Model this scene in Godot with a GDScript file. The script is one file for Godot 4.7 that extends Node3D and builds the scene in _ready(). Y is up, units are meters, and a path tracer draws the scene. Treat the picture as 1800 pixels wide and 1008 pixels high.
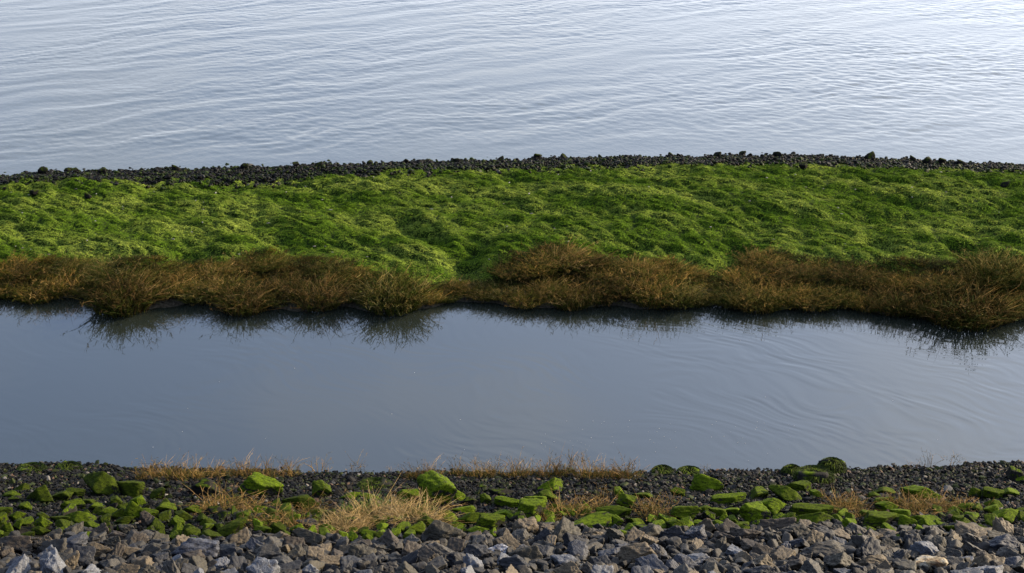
extends Node3D
# A tidal creek between a stone dike (where the camera stands) and a green salt marsh, open water beyond.
# x runs to the right, d = -z is the distance from the camera along the ground, y is up; water lies at y = 0.

const CAM_H := 10.0
const PITCH := 22.9
const FOCAL := 2371.0          # in pixels of the 1800 x 1008 photograph
const VS := 0.4                # vertex colours are stored divided by this

var rng := RandomNumberGenerator.new()
var mats := {}
var taken := {}
var nz := {}
# edges as tables over x: distance d of each edge
var tab_near: PackedFloat32Array
var tab_bank: PackedFloat32Array
var tab_green: PackedFloat32Array
var tab_stone: PackedFloat32Array
var tab_shore: PackedFloat32Array
var tab_riprap: PackedFloat32Array
const TX0 := -60.0
const TSTEP := 0.1
const TN := 1201
var gullies := []
var t_start := 0

# ------------------------------------------------------------------ helpers
func stage(s: String) -> void:
	print("%6.2f s  %s" % [(Time.get_ticks_msec() - t_start) / 1000.0, s])

func noise(key: String, freq: float, sd: int, oct := 1) -> FastNoiseLite:
	var n := FastNoiseLite.new()
	n.noise_type = FastNoiseLite.TYPE_SIMPLEX_SMOOTH
	n.seed = sd
	n.frequency = freq
	n.fractal_type = FastNoiseLite.FRACTAL_NONE if oct == 1 else FastNoiseLite.FRACTAL_FBM
	n.fractal_octaves = oct
	nz[key] = n
	return n

func numbered(called: String) -> String:
	if not taken.has(called):
		taken[called] = 0
		return called
	taken[called] += 1
	return "%s_%03d" % [called, taken[called]]

func tag(o: Node, label: String, category: String, group := "", kind := "") -> void:
	o.set_meta("label", label)
	o.set_meta("category", category)
	if group != "":
		o.set_meta("group", group)
	if kind != "":
		o.set_meta("kind", kind)

func obj(called: String, m: Mesh, mat: Material, parent: Node = self) -> MeshInstance3D:
	var o := MeshInstance3D.new()
	o.mesh = m
	o.material_override = mat
	o.name = numbered(called) if parent == self else called
	parent.add_child(o, true)
	return o

func ray(px: float, py: float) -> Vector3:
	var cx := (px - 900.0) / FOCAL
	var cy := (504.0 - py) / FOCAL
	var p := deg_to_rad(PITCH)
	return Vector3(cx, -sin(p) + cy * cos(p), -cos(p) - cy * sin(p))

func px_plane(px: float, py: float, h: float) -> Vector3:
	var r := ray(px, py)
	return Vector3(0, CAM_H, 0) + r * ((h - CAM_H) / r.y)

func px_ground(px: float, py: float) -> Vector3:
	var r := ray(px, py).normalized()
	var o := Vector3(0, CAM_H, 0)
	var t := (3.5 - CAM_H) / r.y
	for i in 900:
		var q := o + r * t
		if q.y <= ground(q.x, -q.z):
			break
		t += 0.03
	return o + r * t

func to_px(p: Vector3) -> Vector2:
	var q := p - Vector3(0, CAM_H, 0)
	var a := deg_to_rad(PITCH)
	var f := q.dot(Vector3(0, -sin(a), -cos(a)))
	var u := q.dot(Vector3(0, cos(a), -sin(a)))
	return Vector2(900.0 + FOCAL * q.x / f, 504.0 - FOCAL * u / f)

func edge_table(points: Array, h: float, wob: float, sd: int) -> PackedFloat32Array:
	var xs := PackedFloat32Array()
	var ds := PackedFloat32Array()
	for p in points:
		var q := px_plane(p[0], p[1], h)
		xs.append(q.x)
		ds.append(-q.z)
	return table_of(xs, ds, wob, sd)

func table_of(xs: PackedFloat32Array, ds: PackedFloat32Array, wob: float, sd: int) -> PackedFloat32Array:
	var n := FastNoiseLite.new()
	n.seed = sd
	n.frequency = 0.9
	n.fractal_octaves = 3
	var out := PackedFloat32Array()
	out.resize(TN)
	for i in TN:
		var x := TX0 + i * TSTEP
		var d := 0.0
		if x <= xs[0]:
			d = ds[0]
		elif x >= xs[xs.size() - 1]:
			d = ds[xs.size() - 1]
		else:
			for k in xs.size() - 1:
				if x < xs[k + 1]:
					var t := (x - xs[k]) / (xs[k + 1] - xs[k])
					d = lerpf(ds[k], ds[k + 1], t * t * (3.0 - 2.0 * t))
					break
		out[i] = d + wob * n.get_noise_1d(x)
	return out

func at(tab: PackedFloat32Array, x: float) -> float:
	var f := clampf((x - TX0) / TSTEP, 0.0, TN - 1.001)
	var i := int(f)
	return lerpf(tab[i], tab[i + 1], f - i)

func ground(x: float, d: float) -> float:
	if d < 19.6:
		var e := at(tab_near, x) - d
		if e > 0.0:
			var h := e / 3.0
			if e > 5.5:
				h += (e - 5.5) * 0.27
			return minf(h, 8.4) + 0.05 * nz.lump.get_noise_2d(x, d) * minf(1.0, e)
		return maxf(e * 0.35, -0.8)
	var u := d - at(tab_bank, x)
	var w := at(tab_shore, x) - d
	if u < 0.0:
		return maxf(u * 0.5, -0.8)
	if w < 0.0:
		return maxf(w * 0.12, -1.5)
	var hb := 0.32 * (1.0 - exp(-u * 1.5))
	var hs := 0.02 + 0.11 * w
	var h := hb * hs / pow(pow(hb, 4.0) + pow(hs, 4.0), 0.25)
	var mask := smoothstep(0.3, 1.5, u) * smoothstep(0.2, 1.8, w)
	if mask > 0.0:
		var a := x * 0.86 - d * 0.51
		var b := x * 0.51 + d * 0.86
		h += mask * (0.22 * (absf(nz.hum.get_noise_2d(a * 0.5, b)) - 0.25) + 0.15 * (absf(nz.hum2.get_noise_2d(a * 0.5, b)) - 0.2) + 0.12 * nz.broad.get_noise_2d(x, d))
		for g in gullies:
			if x > g.lo and x < g.hi:
				var gd: float = 99.0
				var pts: PackedVector2Array = g.pts
				for k in pts.size() - 1:
					gd = minf(gd, Geometry2D.get_closest_point_to_segment(Vector2(x, d), pts[k], pts[k + 1]).distance_to(Vector2(x, d)))
				h -= g.deep * exp(-gd * gd / (g.wide * g.wide)) * mask
	return maxf(h, 0.01)

func normal_at(x: float, d: float, s := 0.06) -> Vector3:
	var hx := ground(x + s, d) - ground(x - s, d)
	var hd := ground(x, d + s) - ground(x, d - s)
	return Vector3(-hx, 2.0 * s, hd).normalized()

func arrays_mesh(v: PackedVector3Array, n: PackedVector3Array, c: PackedColorArray, idx: PackedInt32Array) -> ArrayMesh:
	var a := []
	a.resize(Mesh.ARRAY_MAX)
	a[Mesh.ARRAY_VERTEX] = v
	a[Mesh.ARRAY_NORMAL] = n
	if c.size():
		a[Mesh.ARRAY_COLOR] = c
	a[Mesh.ARRAY_INDEX] = idx
	var m := ArrayMesh.new()
	m.add_surface_from_arrays(Mesh.PRIMITIVE_TRIANGLES, a)
	return m

func steps(lo: float, hi: float, step: float, far_lo: float, far_hi: float) -> PackedFloat32Array:
	# even steps inside, growing ones outside
	var left := []
	var s := step
	var p := lo
	while p > far_lo:
		s *= 1.6
		p = maxf(p - s, far_lo)
		left.append(p)
	left.reverse()
	var out := PackedFloat32Array(left)
	var n := int((hi - lo) / step)
	for i in n + 1:
		out.append(lo + (hi - lo) * i / n)
	s = step
	p = hi
	while p < far_hi:
		s *= 1.6
		p = minf(p + s, far_hi)
		out.append(p)
	return out

func sheet(xs: PackedFloat32Array, ds: PackedFloat32Array, height: Callable, colour: Callable, colored := true) -> ArrayMesh:
	var nx := xs.size()
	var nd := ds.size()
	var hs := PackedFloat32Array()
	hs.resize(nx * nd)
	for j in nd:
		for i in nx:
			hs[j * nx + i] = height.call(xs[i], ds[j])
	var v := PackedVector3Array()
	var n := PackedVector3Array()
	var c := PackedColorArray()
	v.resize(nx * nd)
	n.resize(nx * nd)
	if colored:
		c.resize(nx * nd)
	for j in nd:
		var j0 := maxi(j - 1, 0)
		var j1 := mini(j + 1, nd - 1)
		for i in nx:
			var i0 := maxi(i - 1, 0)
			var i1 := mini(i + 1, nx - 1)
			var k := j * nx + i
			v[k] = Vector3(xs[i], hs[k], -ds[j])
			var sx := (hs[j * nx + i1] - hs[j * nx + i0]) / (xs[i1] - xs[i0])
			var sd := (hs[j1 * nx + i] - hs[j0 * nx + i]) / (ds[j1] - ds[j0])
			n[k] = Vector3(-sx, 1.0, sd).normalized()
			if colored:
				c[k] = colour.call(xs[i], ds[j], hs[k])
	var idx := PackedInt32Array()
	idx.resize((nx - 1) * (nd - 1) * 6)
	var q := 0
	for j in nd - 1:
		for i in nx - 1:
			var a := j * nx + i
			idx[q] = a
			idx[q + 1] = a + nx
			idx[q + 2] = a + 1
			idx[q + 3] = a + 1
			idx[q + 4] = a + nx
			idx[q + 5] = a + nx + 1
			q += 6
	return arrays_mesh(v, n, c, idx)

func lin(r: float, g: float, b: float) -> Color:
	return Color(minf(r / VS, 1.0), minf(g / VS, 1.0), minf(b / VS, 1.0))

func grey_texture(freq: float, sd: int, lo: float, hi: float, size := 512) -> ImageTexture:
	var n := FastNoiseLite.new()
	n.seed = sd
	n.noise_type = FastNoiseLite.TYPE_SIMPLEX
	n.frequency = freq
	n.fractal_octaves = 5
	var im := n.get_seamless_image(size, size)
	im.convert(Image.FORMAT_RGB8)
	var data := im.get_data()
	for i in data.size():
		data[i] = int(clampf(lerpf(lo, hi, data[i] / 255.0), 0.0, 1.0) * 255.0)
	return ImageTexture.create_from_image(Image.create_from_data(size, size, false, Image.FORMAT_RGB8, data))

func bump_texture(freq: float, sd: int, strength: float, size := 512, cellular := false) -> ImageTexture:
	var n := FastNoiseLite.new()
	n.seed = sd
	n.noise_type = FastNoiseLite.TYPE_CELLULAR if cellular else FastNoiseLite.TYPE_SIMPLEX
	n.frequency = freq
	n.fractal_octaves = 4
	var im := n.get_seamless_image(size, size)
	im.convert(Image.FORMAT_RGBA8)
	im.bump_map_to_normal_map(strength)
	return ImageTexture.create_from_image(im)

func surface(key: String, base: Color, rough: float, spec := 0.5, tex: Texture2D = null, scale := 1.0, bump: Texture2D = null, bump_scale := 1.0, world := false, vertex := true) -> StandardMaterial3D:
	var m := StandardMaterial3D.new()
	m.resource_name = key
	m.albedo_color = base.linear_to_srgb()
	m.roughness = rough
	m.metallic_specular = spec
	m.vertex_color_use_as_albedo = vertex
	if tex:
		m.albedo_texture = tex
	if bump:
		m.normal_enabled = true
		m.normal_texture = bump
		m.normal_scale = bump_scale
	if tex or bump:
		m.uv1_triplanar = true
		m.uv1_world_triplanar = world
		m.uv1_scale = Vector3.ONE * scale
	m.cull_mode = BaseMaterial3D.CULL_DISABLED
	mats[key] = m
	return m

func scatter(called: String, mesh: Mesh, mat: Material, places: Array, colours: Array, label: String, category: String) -> MultiMeshInstance3D:
	var mm := MultiMesh.new()
	mm.transform_format = MultiMesh.TRANSFORM_3D
	mm.use_colors = true
	mm.mesh = mesh
	mm.instance_count = places.size()
	for i in places.size():
		mm.set_instance_transform(i, places[i])
		mm.set_instance_color(i, colours[i])
	var o := MultiMeshInstance3D.new()
	o.multimesh = mm
	o.material_override = mat
	o.name = numbered(called)
	add_child(o)
	tag(o, label, category, "", "stuff")
	return o

# ------------------------------------------------------------------ stones
var ico_v := {}
var ico_f := {}

func ico(sub: int) -> void:
	if ico_v.has(sub):
		return
	var g := (1.0 + sqrt(5.0)) / 2.0
	var v := PackedVector3Array([Vector3(-1, g, 0), Vector3(1, g, 0), Vector3(-1, -g, 0), Vector3(1, -g, 0), Vector3(0, -1, g), Vector3(0, 1, g), Vector3(0, -1, -g), Vector3(0, 1, -g), Vector3(g, 0, -1), Vector3(g, 0, 1), Vector3(-g, 0, -1), Vector3(-g, 0, 1)])
	for i in v.size():
		v[i] = v[i].normalized()
	var f := PackedInt32Array([0, 11, 5, 0, 5, 1, 0, 1, 7, 0, 7, 10, 0, 10, 11, 1, 5, 9, 5, 11, 4, 11, 10, 2, 10, 7, 6, 7, 1, 8, 3, 9, 4, 3, 4, 2, 3, 2, 6, 3, 6, 8, 3, 8, 9, 4, 9, 5, 2, 4, 11, 6, 2, 10, 8, 6, 7, 9, 8, 1])
	for s in sub:
		var mid := {}
		var nf := PackedInt32Array()
		for t in range(0, f.size(), 3):
			var m := PackedInt32Array([0, 0, 0])
			for k in 3:
				var a := f[t + k]
				var b := f[t + (k + 1) % 3]
				var key := mini(a, b) * 100000 + maxi(a, b)
				if not mid.has(key):
					mid[key] = v.size()
					v.append(((v[a] + v[b]) * 0.5).normalized())
				m[k] = mid[key]
			nf.append_array(PackedInt32Array([f[t], m[0], m[2], f[t + 1], m[1], m[0], f[t + 2], m[2], m[1], m[0], m[1], m[2]]))
		f = nf
	# clockwise front faces
	for t in range(0, f.size(), 3):
		var k := f[t + 1]
		f[t + 1] = f[t + 2]
		f[t + 2] = k
	ico_v[sub] = v
	ico_f[sub] = f

func stone_mesh(sd: int, sub: int, planes: int, sharp: float, rough: float, paint: Callable, flat := false) -> ArrayMesh:
	# a block cut by random planes, its edges a little rounded, brought to a box of 1 x 1 x 1
	ico(sub)
	var r := RandomNumberGenerator.new()
	r.seed = sd
	var turn := Basis.from_euler(Vector3(r.randf_range(-0.5, 0.5), r.randf() * TAU, r.randf_range(-0.5, 0.5)))
	var pn := PackedVector3Array()
	for axis in [Vector3.RIGHT, Vector3.UP, Vector3.BACK]:
		for s in [-1.0, 1.0]:
			var tilt := Vector3(r.randfn(0, 0.28), r.randfn(0, 0.28), r.randfn(0, 0.28))
			pn.append((turn * (axis * s + tilt)).normalized() / r.randf_range(0.42, 0.8))
	for k in planes:
		var q := Vector3(r.randfn(), r.randfn() * 0.8, r.randfn()).normalized()
		pn.append(q / r.randf_range(0.55, 0.95))
	var n := FastNoiseLite.new()
	n.seed = sd
	n.frequency = 1.0
	n.fractal_octaves = 4
	n.noise_type = FastNoiseLite.TYPE_SIMPLEX_SMOOTH
	var dirs: PackedVector3Array = ico_v[sub]
	var f: PackedInt32Array = ico_f[sub]
	var v := PackedVector3Array()
	v.resize(dirs.size())
	var lay := Vector3(r.randfn(0, 0.3), 1, r.randfn(0, 0.3)).normalized()
	var lo := Vector3.ONE * 99.0
	var hi := Vector3.ONE * -99.0
	for i in dirs.size():
		var dv := dirs[i]
		var sum := 0.0
		for p in pn:
			var t := dv.dot(p)
			if t > 0.0:
				sum += pow(t, sharp)
		var rad := pow(sum, -1.0 / sharp)
		var q := dv * rad
		if rough > 0.0:
			var ledge := n.get_noise_1d(q.dot(lay) * 9.0)
			q *= 1.0 + rough * (n.get_noise_3d(q.x * 2.6, q.y * 2.6, q.z * 2.6) + 0.35 * ledge + 0.3 * n.get_noise_3d(q.x * 9.0, q.y * 9.0, q.z * 9.0))
		v[i] = q
		lo = lo.min(q)
		hi = hi.max(q)
	var size := hi - lo
	var mid := (hi + lo) * 0.5
	for i in v.size():
		v[i] = (v[i] - mid) / size
	var nn := PackedVector3Array()
	nn.resize(v.size())
	for t in range(0, f.size(), 3):
		var c := (v[f[t + 2]] - v[f[t]]).cross(v[f[t + 1]] - v[f[t]])
		nn[f[t]] += c
		nn[f[t + 1]] += c
		nn[f[t + 2]] += c
	for i in nn.size():
		nn[i] = nn[i].normalized()
	var col := PackedColorArray()
	col.resize(v.size())
	for i in v.size():
		col[i] = paint.call(v[i], nn[i], n, sd)
	if not flat:
		return arrays_mesh(v, nn, col, f)
	var fv := PackedVector3Array()
	var fn := PackedVector3Array()
	var fc := PackedColorArray()
	var fi := PackedInt32Array()
	for t in range(0, f.size(), 3):
		var c := (v[f[t + 2]] - v[f[t]]).cross(v[f[t + 1]] - v[f[t]]).normalized()
		for k in 3:
			fi.append(fv.size())
			fv.append(v[f[t + k]])
			fn.append(c)
			fc.append(col[f[t]])
	return arrays_mesh(fv, fn, fc, fi)

func paint_plain(_p: Vector3, _q: Vector3, _n: FastNoiseLite, _sd: int) -> Color:
	return Color.WHITE

func paint_dry(p: Vector3, _q: Vector3, n: FastNoiseLite, _sd: int) -> Color:
	# tone patches, pale crusts and thin veins; multiplied by the rock's own tint
	var a := n.get_noise_3d(p.x * 3.0 + 7.0, p.y * 3.0, p.z * 3.0)
	var k := 0.62 + 0.3 * a
	var vein := absf(n.get_noise_3d(p.x * 2.2, p.y * 4.0 + 31.0, p.z * 2.2))
	var c := Color(k, k, k)
	if vein < 0.025:
		c = Color(0.95, 0.95, 0.92)
	var crust := n.get_noise_3d(p.x * 5.0, p.y * 5.0, p.z * 5.0 + 50.0)
	if crust > 0.42:
		c = c.lerp(Color(1.0, 1.0, 1.0), 0.8)
	elif crust < -0.45:
		c = Color(k * 1.05, k * 0.85, k * 0.6)
	return c

func paint_crusted(p: Vector3, _q: Vector3, n: FastNoiseLite, _sd: int) -> Color:
	var crust := n.get_noise_3d(p.x * 5.0, p.y * 5.0, p.z * 5.0 + 50.0)
	var k := 0.35 + 0.2 * n.get_noise_3d(p.x * 3.0 + 7.0, p.y * 3.0, p.z * 3.0)
	if crust > 0.02:
		return Color(0.95, 0.96, 1.0)
	return Color(k, k, k * 1.08)

func paint_rust(p: Vector3, _q: Vector3, n: FastNoiseLite, _sd: int) -> Color:
	var crust := n.get_noise_3d(p.x * 2.0, p.y * 4.0, p.z * 2.0 + 50.0)
	if crust > 0.12:
		return lin(0.40, 0.36, 0.27)
	if crust < -0.18:
		return lin(0.16, 0.085, 0.03)
	return lin(0.34, 0.25, 0.13)

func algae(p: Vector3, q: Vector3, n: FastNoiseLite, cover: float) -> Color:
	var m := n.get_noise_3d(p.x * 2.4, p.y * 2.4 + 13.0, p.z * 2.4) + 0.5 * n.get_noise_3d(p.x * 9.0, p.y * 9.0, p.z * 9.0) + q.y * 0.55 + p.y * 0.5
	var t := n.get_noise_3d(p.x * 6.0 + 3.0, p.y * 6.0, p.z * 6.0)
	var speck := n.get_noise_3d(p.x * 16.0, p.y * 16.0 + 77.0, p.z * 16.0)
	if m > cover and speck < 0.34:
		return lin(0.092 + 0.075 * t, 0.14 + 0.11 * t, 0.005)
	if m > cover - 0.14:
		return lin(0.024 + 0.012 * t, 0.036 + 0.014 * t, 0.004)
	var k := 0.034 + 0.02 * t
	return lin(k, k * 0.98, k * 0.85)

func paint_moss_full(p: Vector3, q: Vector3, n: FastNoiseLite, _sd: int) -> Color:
	return algae(p, q, n, 0.0)  # bare lower parts, kept dark also as painted shade on the undersides

func paint_moss_half(p: Vector3, q: Vector3, n: FastNoiseLite, _sd: int) -> Color:
	return algae(p, q, n, 0.2)

func paint_moss_little(p: Vector3, q: Vector3, n: FastNoiseLite, _sd: int) -> Color:
	return algae(p, q, n, 0.72)

# ------------------------------------------------------------------ plants
class Stems:
	var v := PackedVector3Array()
	var n := PackedVector3Array()
	var c := PackedColorArray()
	var i := PackedInt32Array()

	func stem(pts: PackedVector3Array, rad: float, col: Color) -> void:
		# a tapered three-sided stalk through the points
		var last := pts.size() - 1
		var first := v.size()
		for k in last + 1:
			var dir := (pts[mini(k + 1, last)] - pts[maxi(k - 1, 0)]).normalized()
			var a := dir.cross(Vector3(0.31, 0.17, 0.93)).normalized()
			var b := dir.cross(a)
			if k == last:
				v.append(pts[k])
				n.append(dir)
				c.append(col)
				break
			var r := rad * (1.0 - 0.65 * k / last)
			for s in 3:
				var o := a * cos(s * TAU / 3.0) + b * sin(s * TAU / 3.0)
				v.append(pts[k] + o * r)
				n.append(o)
				c.append(col)
		for k in last - 1:
			for s in 3:
				var p := first + k * 3 + s
				var q := first + k * 3 + (s + 1) % 3
				i.append_array(PackedInt32Array([p, p + 3, q, q, p + 3, q + 3]))
		for s in 3:
			i.append_array(PackedInt32Array([first + (last - 1) * 3 + s, first + last * 3, first + (last - 1) * 3 + (s + 1) % 3]))

	func blade(p: Vector3, dir: Vector3, side: Vector3, droop: Vector3, wide: float, col: Color) -> void:
		# a narrow bent leaf: two segments and a tip
		var first := v.size()
		var m := p + dir * 0.5
		var e := p + dir + droop
		var nn := side.cross(dir).normalized()
		for q in [p - side * wide, p + side * wide, m - side * wide * 0.8, m + side * wide * 0.8, e]:
			v.append(q)
			n.append(nn)
			c.append(col)
		i.append_array(PackedInt32Array([first, first + 2, first + 1, first + 1, first + 2, first + 3, first + 2, first + 4, first + 3]))

func stems_mesh(s: Stems) -> ArrayMesh:
	return arrays_mesh(s.v, s.n, s.c, s.i)

func pick(r: RandomNumberGenerator, palette: Array) -> Color:
	var c: Color = palette[r.randi() % palette.size()]
	var k := r.randf_range(0.75, 1.2)
	return lin(c.r * k, c.g * k, c.b * k)

func bush_mesh(sd: int, count: int, height: float, spread: float, rad: float, palette: Array, wild: float, twigs: int, upright := 0.0) -> ArrayMesh:
	# a dome of thin stalks over a base of radius 1 (scaled when placed); lengths in units of the radius
	var r := RandomNumberGenerator.new()
	r.seed = sd
	var s := Stems.new()
	for k in count:
		var a := r.randf() * TAU
		var q := sqrt(r.randf())
		var base := Vector3(cos(a), 0, sin(a)) * q * 0.85
		base.y = -0.06
		var tall := height * (0.45 + 0.6 * sqrt(maxf(0.0, 1.0 - q * q))) * r.randf_range(0.6, 1.12)
		var lean := Vector3(cos(a), 0, sin(a)) * q * spread * (1.0 - upright) + Vector3(r.randfn(), 0, r.randfn()) * wild
		var pts := PackedVector3Array()
		var kink := Vector3(r.randfn(), r.randfn() * 0.5, r.randfn()) * wild * 0.35
		for t in 4:
			var f := t / 3.0
			pts.append(base + Vector3(0, tall * f * (1.0 - 0.18 * f * r.randf()), 0) + lean * tall * f * f * 1.4 + kink * sin(f * PI) * tall)
		var col := pick(r, palette)
		s.stem(pts, rad * r.randf_range(0.7, 1.3), col)
		for w in twigs:
			var f := r.randf_range(0.35, 0.95)
			var p := pts[0].lerp(pts[3], f) if f > 0.7 else pts[1].lerp(pts[2], f)
			var dir := Vector3(r.randfn(), r.randf_range(0.2, 1.4), r.randfn()).normalized() * tall * r.randf_range(0.15, 0.34)
			s.stem(PackedVector3Array([p, p + dir * 0.55 + Vector3(r.randfn(), r.randfn(), r.randfn()) * 0.02, p + dir]), rad * 0.75, col)
	return stems_mesh(s)

func tuft_mesh(sd: int, blades: int, long: float, wide: float, flatness: float) -> ArrayMesh:
	var r := RandomNumberGenerator.new()
	r.seed = sd
	var s := Stems.new()
	for k in blades:
		var a := r.randf() * TAU
		var out := Vector3(cos(a), 0, sin(a))
		var dir := (out * flatness * r.randf_range(0.6, 1.3) + Vector3.UP * r.randf_range(0.35, 1.0)).normalized() * long * r.randf_range(0.6, 1.25)
		var base := Vector3(r.randfn(), 0, r.randfn()) * long * 0.35 - Vector3.UP * long * 0.12
		var k2 := r.randf_range(0.75, 1.0)
		s.blade(base, dir, out.cross(Vector3.UP), -Vector3.UP * long * r.randf_range(0.1, 0.5) + out * long * 0.2, wide, Color(k2, k2, k2))
	return stems_mesh(s)

# ------------------------------------------------------------------ the scene
func _ready() -> void:
	t_start = Time.get_ticks_msec()
	rng.seed = 20240611
	make_camera_and_light()
	make_noises_and_edges()
	make_materials()
	stage("materials")
	make_ground_and_water()
	stage("ground and water")
	make_turf()
	stage("turf")
	make_bank_plants()
	stage("bank plants")
	make_far_stones()
	stage("far stones")
	make_shingle()
	stage("shingle")
	make_rocks()
	stage("rocks")
	make_shore_grass()
	make_small_things()
	stage("done")

func make_camera_and_light() -> void:
	var cam := Camera3D.new()
	cam.name = "camera"
	cam.position = Vector3(0, CAM_H, 0)
	cam.rotation_degrees = Vector3(-PITCH, 0, 0)
	cam.fov = rad_to_deg(2.0 * atan(504.0 / FOCAL))
	cam.near = 0.1
	cam.far = 6000.0
	add_child(cam)
	cam.current = true

	var sun_az := deg_to_rad(66.0)
	var sun_el := deg_to_rad(21.0)
	var to_sun := Vector3(sin(sun_az) * cos(sun_el), sin(sun_el), -cos(sun_az) * cos(sun_el))
	var sun := DirectionalLight3D.new()
	sun.name = "sun"
	sun.light_energy = 1.6
	sun.light_color = Color(1.0, 0.9, 0.74)
	sun.light_angular_distance = 0.6
	sun.shadow_enabled = true
	add_child(sun)
	sun.look_at_from_position(Vector3.ZERO, -to_sun)

	# sky: pale haze at the horizon, blue above, drifting thin clouds, a bright haze round the sun
	var w := 768
	var h := 384
	var n1 := FastNoiseLite.new()
	n1.seed = 5
	n1.frequency = 1.1
	n1.fractal_octaves = 5
	var im := Image.create(w, h, false, Image.FORMAT_RGBF)
	for j in h:
		var el := PI * (0.5 - (j + 0.5) / h)
		for i in w:
			var az := (i + 0.5) / w * TAU
			var dv := Vector3(sin(az) * cos(el), sin(el), -cos(az) * cos(el))
			var y := maxf(dv.y, 0.0)
			var c := Color(0.59, 0.66, 0.79).lerp(Color(0.215, 0.35, 0.63), smoothstep(0.06, 0.42, y)).lerp(Color(0.04, 0.095, 0.26), smoothstep(0.3, 1.0, y))
			# clouds on a flat layer overhead
			var k := 1.0 / (y + 0.16)
			var cl := smoothstep(-0.12, 0.5, n1.get_noise_2d(dv.x * k * 1.3, dv.z * k * 1.3))
			c = c.lerp(Color(0.50, 0.53, 0.58), cl * 0.3)
			var ang := rad_to_deg(acos(clampf(dv.dot(to_sun), -1.0, 1.0)))
			c = c * lerpf(0.5, 1.1, 0.5 + 0.5 * dv.dot(to_sun))   # clear air scatters more light on the sun side
			var glow := 2.6 * exp(-ang / 26.0)
			c = Color(c.r + glow, c.g + glow * 0.97, c.b + glow * 0.92)
			im.set_pixel(i, j, c)
	var psm := PanoramaSkyMaterial.new()
	psm.panorama = ImageTexture.create_from_image(im)
	var sky := Sky.new()
	sky.sky_material = psm
	var env := Environment.new()
	env.background_mode = Environment.BG_SKY
	env.sky = sky
	env.tonemap_mode = Environment.TONE_MAPPER_LINEAR
	env.tonemap_exposure = 2.25
	env.sdfgi_enabled = true
	env.ssao_enabled = true
	env.ssil_enabled = true
	var we := WorldEnvironment.new()
	we.name = "world_environment"
	we.environment = env
	add_child(we)

func make_noises_and_edges() -> void:
	noise("lump", 0.8, 3, 2)
	noise("hum", 0.42, 11)
	noise("hum2", 1.9, 12, 2)
	noise("broad", 0.15, 13)
	noise("tone", 0.35, 14, 3)
	noise("fine", 2.5, 15, 2)
	noise("swell", 0.55, 21, 1)
	noise("chop", 1.35, 22, 2)
	noise("ripple", 3.2, 23, 2)
	noise("patch", 0.09, 24, 2)
	noise("warp", 0.30, 25, 2)
	noise("flow", 1.0, 26, 2)
	tab_near = edge_table([[-400, 820], [0, 818], [130, 817], [250, 824], [450, 828], [560, 832], [700, 832], [900, 834], [1150, 832], [1260, 828], [1400, 830], [1500, 827], [1620, 822], [1720, 817], [1800, 812], [2200, 808]], 0.0, 0.08, 1)
	tab_bank = edge_table([[-400, 520], [0, 517], [84, 527], [152, 520], [219, 549], [293, 540], [354, 531], [438, 551], [472, 541], [526, 548], [600, 539], [667, 549], [748, 543], [802, 531], [863, 531], [910, 542], [1005, 542], [1089, 537], [1126, 544], [1200, 542], [1251, 537], [1301, 544], [1436, 542], [1504, 543], [1554, 553], [1672, 561], [1723, 564], [1773, 551], [1800, 547], [2200, 556]], 0.0, 0.05, 2)
	tab_green = edge_table([[-400, 462], [0, 466], [152, 463], [371, 466], [472, 450], [600, 462], [667, 480], [752, 498], [853, 490], [904, 458], [1005, 446], [1106, 460], [1200, 466], [1284, 472], [1318, 446], [1369, 448], [1436, 458], [1571, 476], [1689, 466], [1740, 460], [1800, 468], [2200, 470]], 0.40, 0.12, 3)
	tab_stone = edge_table([[-400, 336], [0, 331], [101, 324], [236, 323], [405, 320], [506, 313], [600, 307], [769, 299], [904, 294], [1200, 289], [1402, 290], [1605, 295], [1800, 302], [2200, 309]], 0.16, 0.35, 4)
	tab_shore = edge_table([[-400, 316], [0, 309], [67, 304], [202, 303], [304, 300], [422, 297], [600, 290], [711, 287], [904, 284], [988, 279], [1200, 278], [1261, 275], [1369, 276], [1490, 279], [1588, 284], [1800, 292], [2200, 300]], 0.0, 0.22, 5)
	for g in [[[[835, 425], [825, 455], [815, 480], [805, 500]], 0.26, 0.3], [[[700, 375], [745, 395], [790, 430], [818, 470]], 0.2, 0.28], [[[1300, 425], [1285, 450], [1262, 478]], 0.24, 0.32], [[[1690, 425], [1730, 440], [1790, 450]], 0.24, 0.28], [[[1480, 370], [1560, 372], [1600, 368]], 0.12, 0.22], [[[1540, 410], [1590, 435], [1640, 440]], 0.2, 0.3], [[[180, 448], [260, 440], [330, 445]], 0.16, 0.3], [[[420, 395], [480, 410], [520, 440]], 0.14, 0.28], [[[1120, 420], [1180, 430], [1230, 455]], 0.16, 0.3]]:
		var pts := PackedVector2Array()
		var lo := 999.0
		var hi := -999.0
		for p in g[0]:
			var q := px_plane(p[0], p[1], 0.45)
			pts.append(Vector2(q.x, -q.z))
			lo = minf(lo, q.x)
			hi = maxf(hi, q.x)
		gullies.append({"pts": pts, "lo": lo - 1.0, "hi": hi + 1.0, "deep": g[1], "wide": g[2]})
	# where the dry riprap gives way to the green rocks
	var xs := PackedFloat32Array()
	var ds := PackedFloat32Array()
	for p in [[-300, 958], [0, 955], [200, 948], [400, 952], [650, 952], [900, 938], [1200, 938], [1500, 938], [1800, 938], [2100, 936]]:
		var q := px_ground(p[0], p[1])
		xs.append(q.x)
		ds.append(-q.z)
	tab_riprap = table_of(xs, ds, 0.42, 6)

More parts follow.
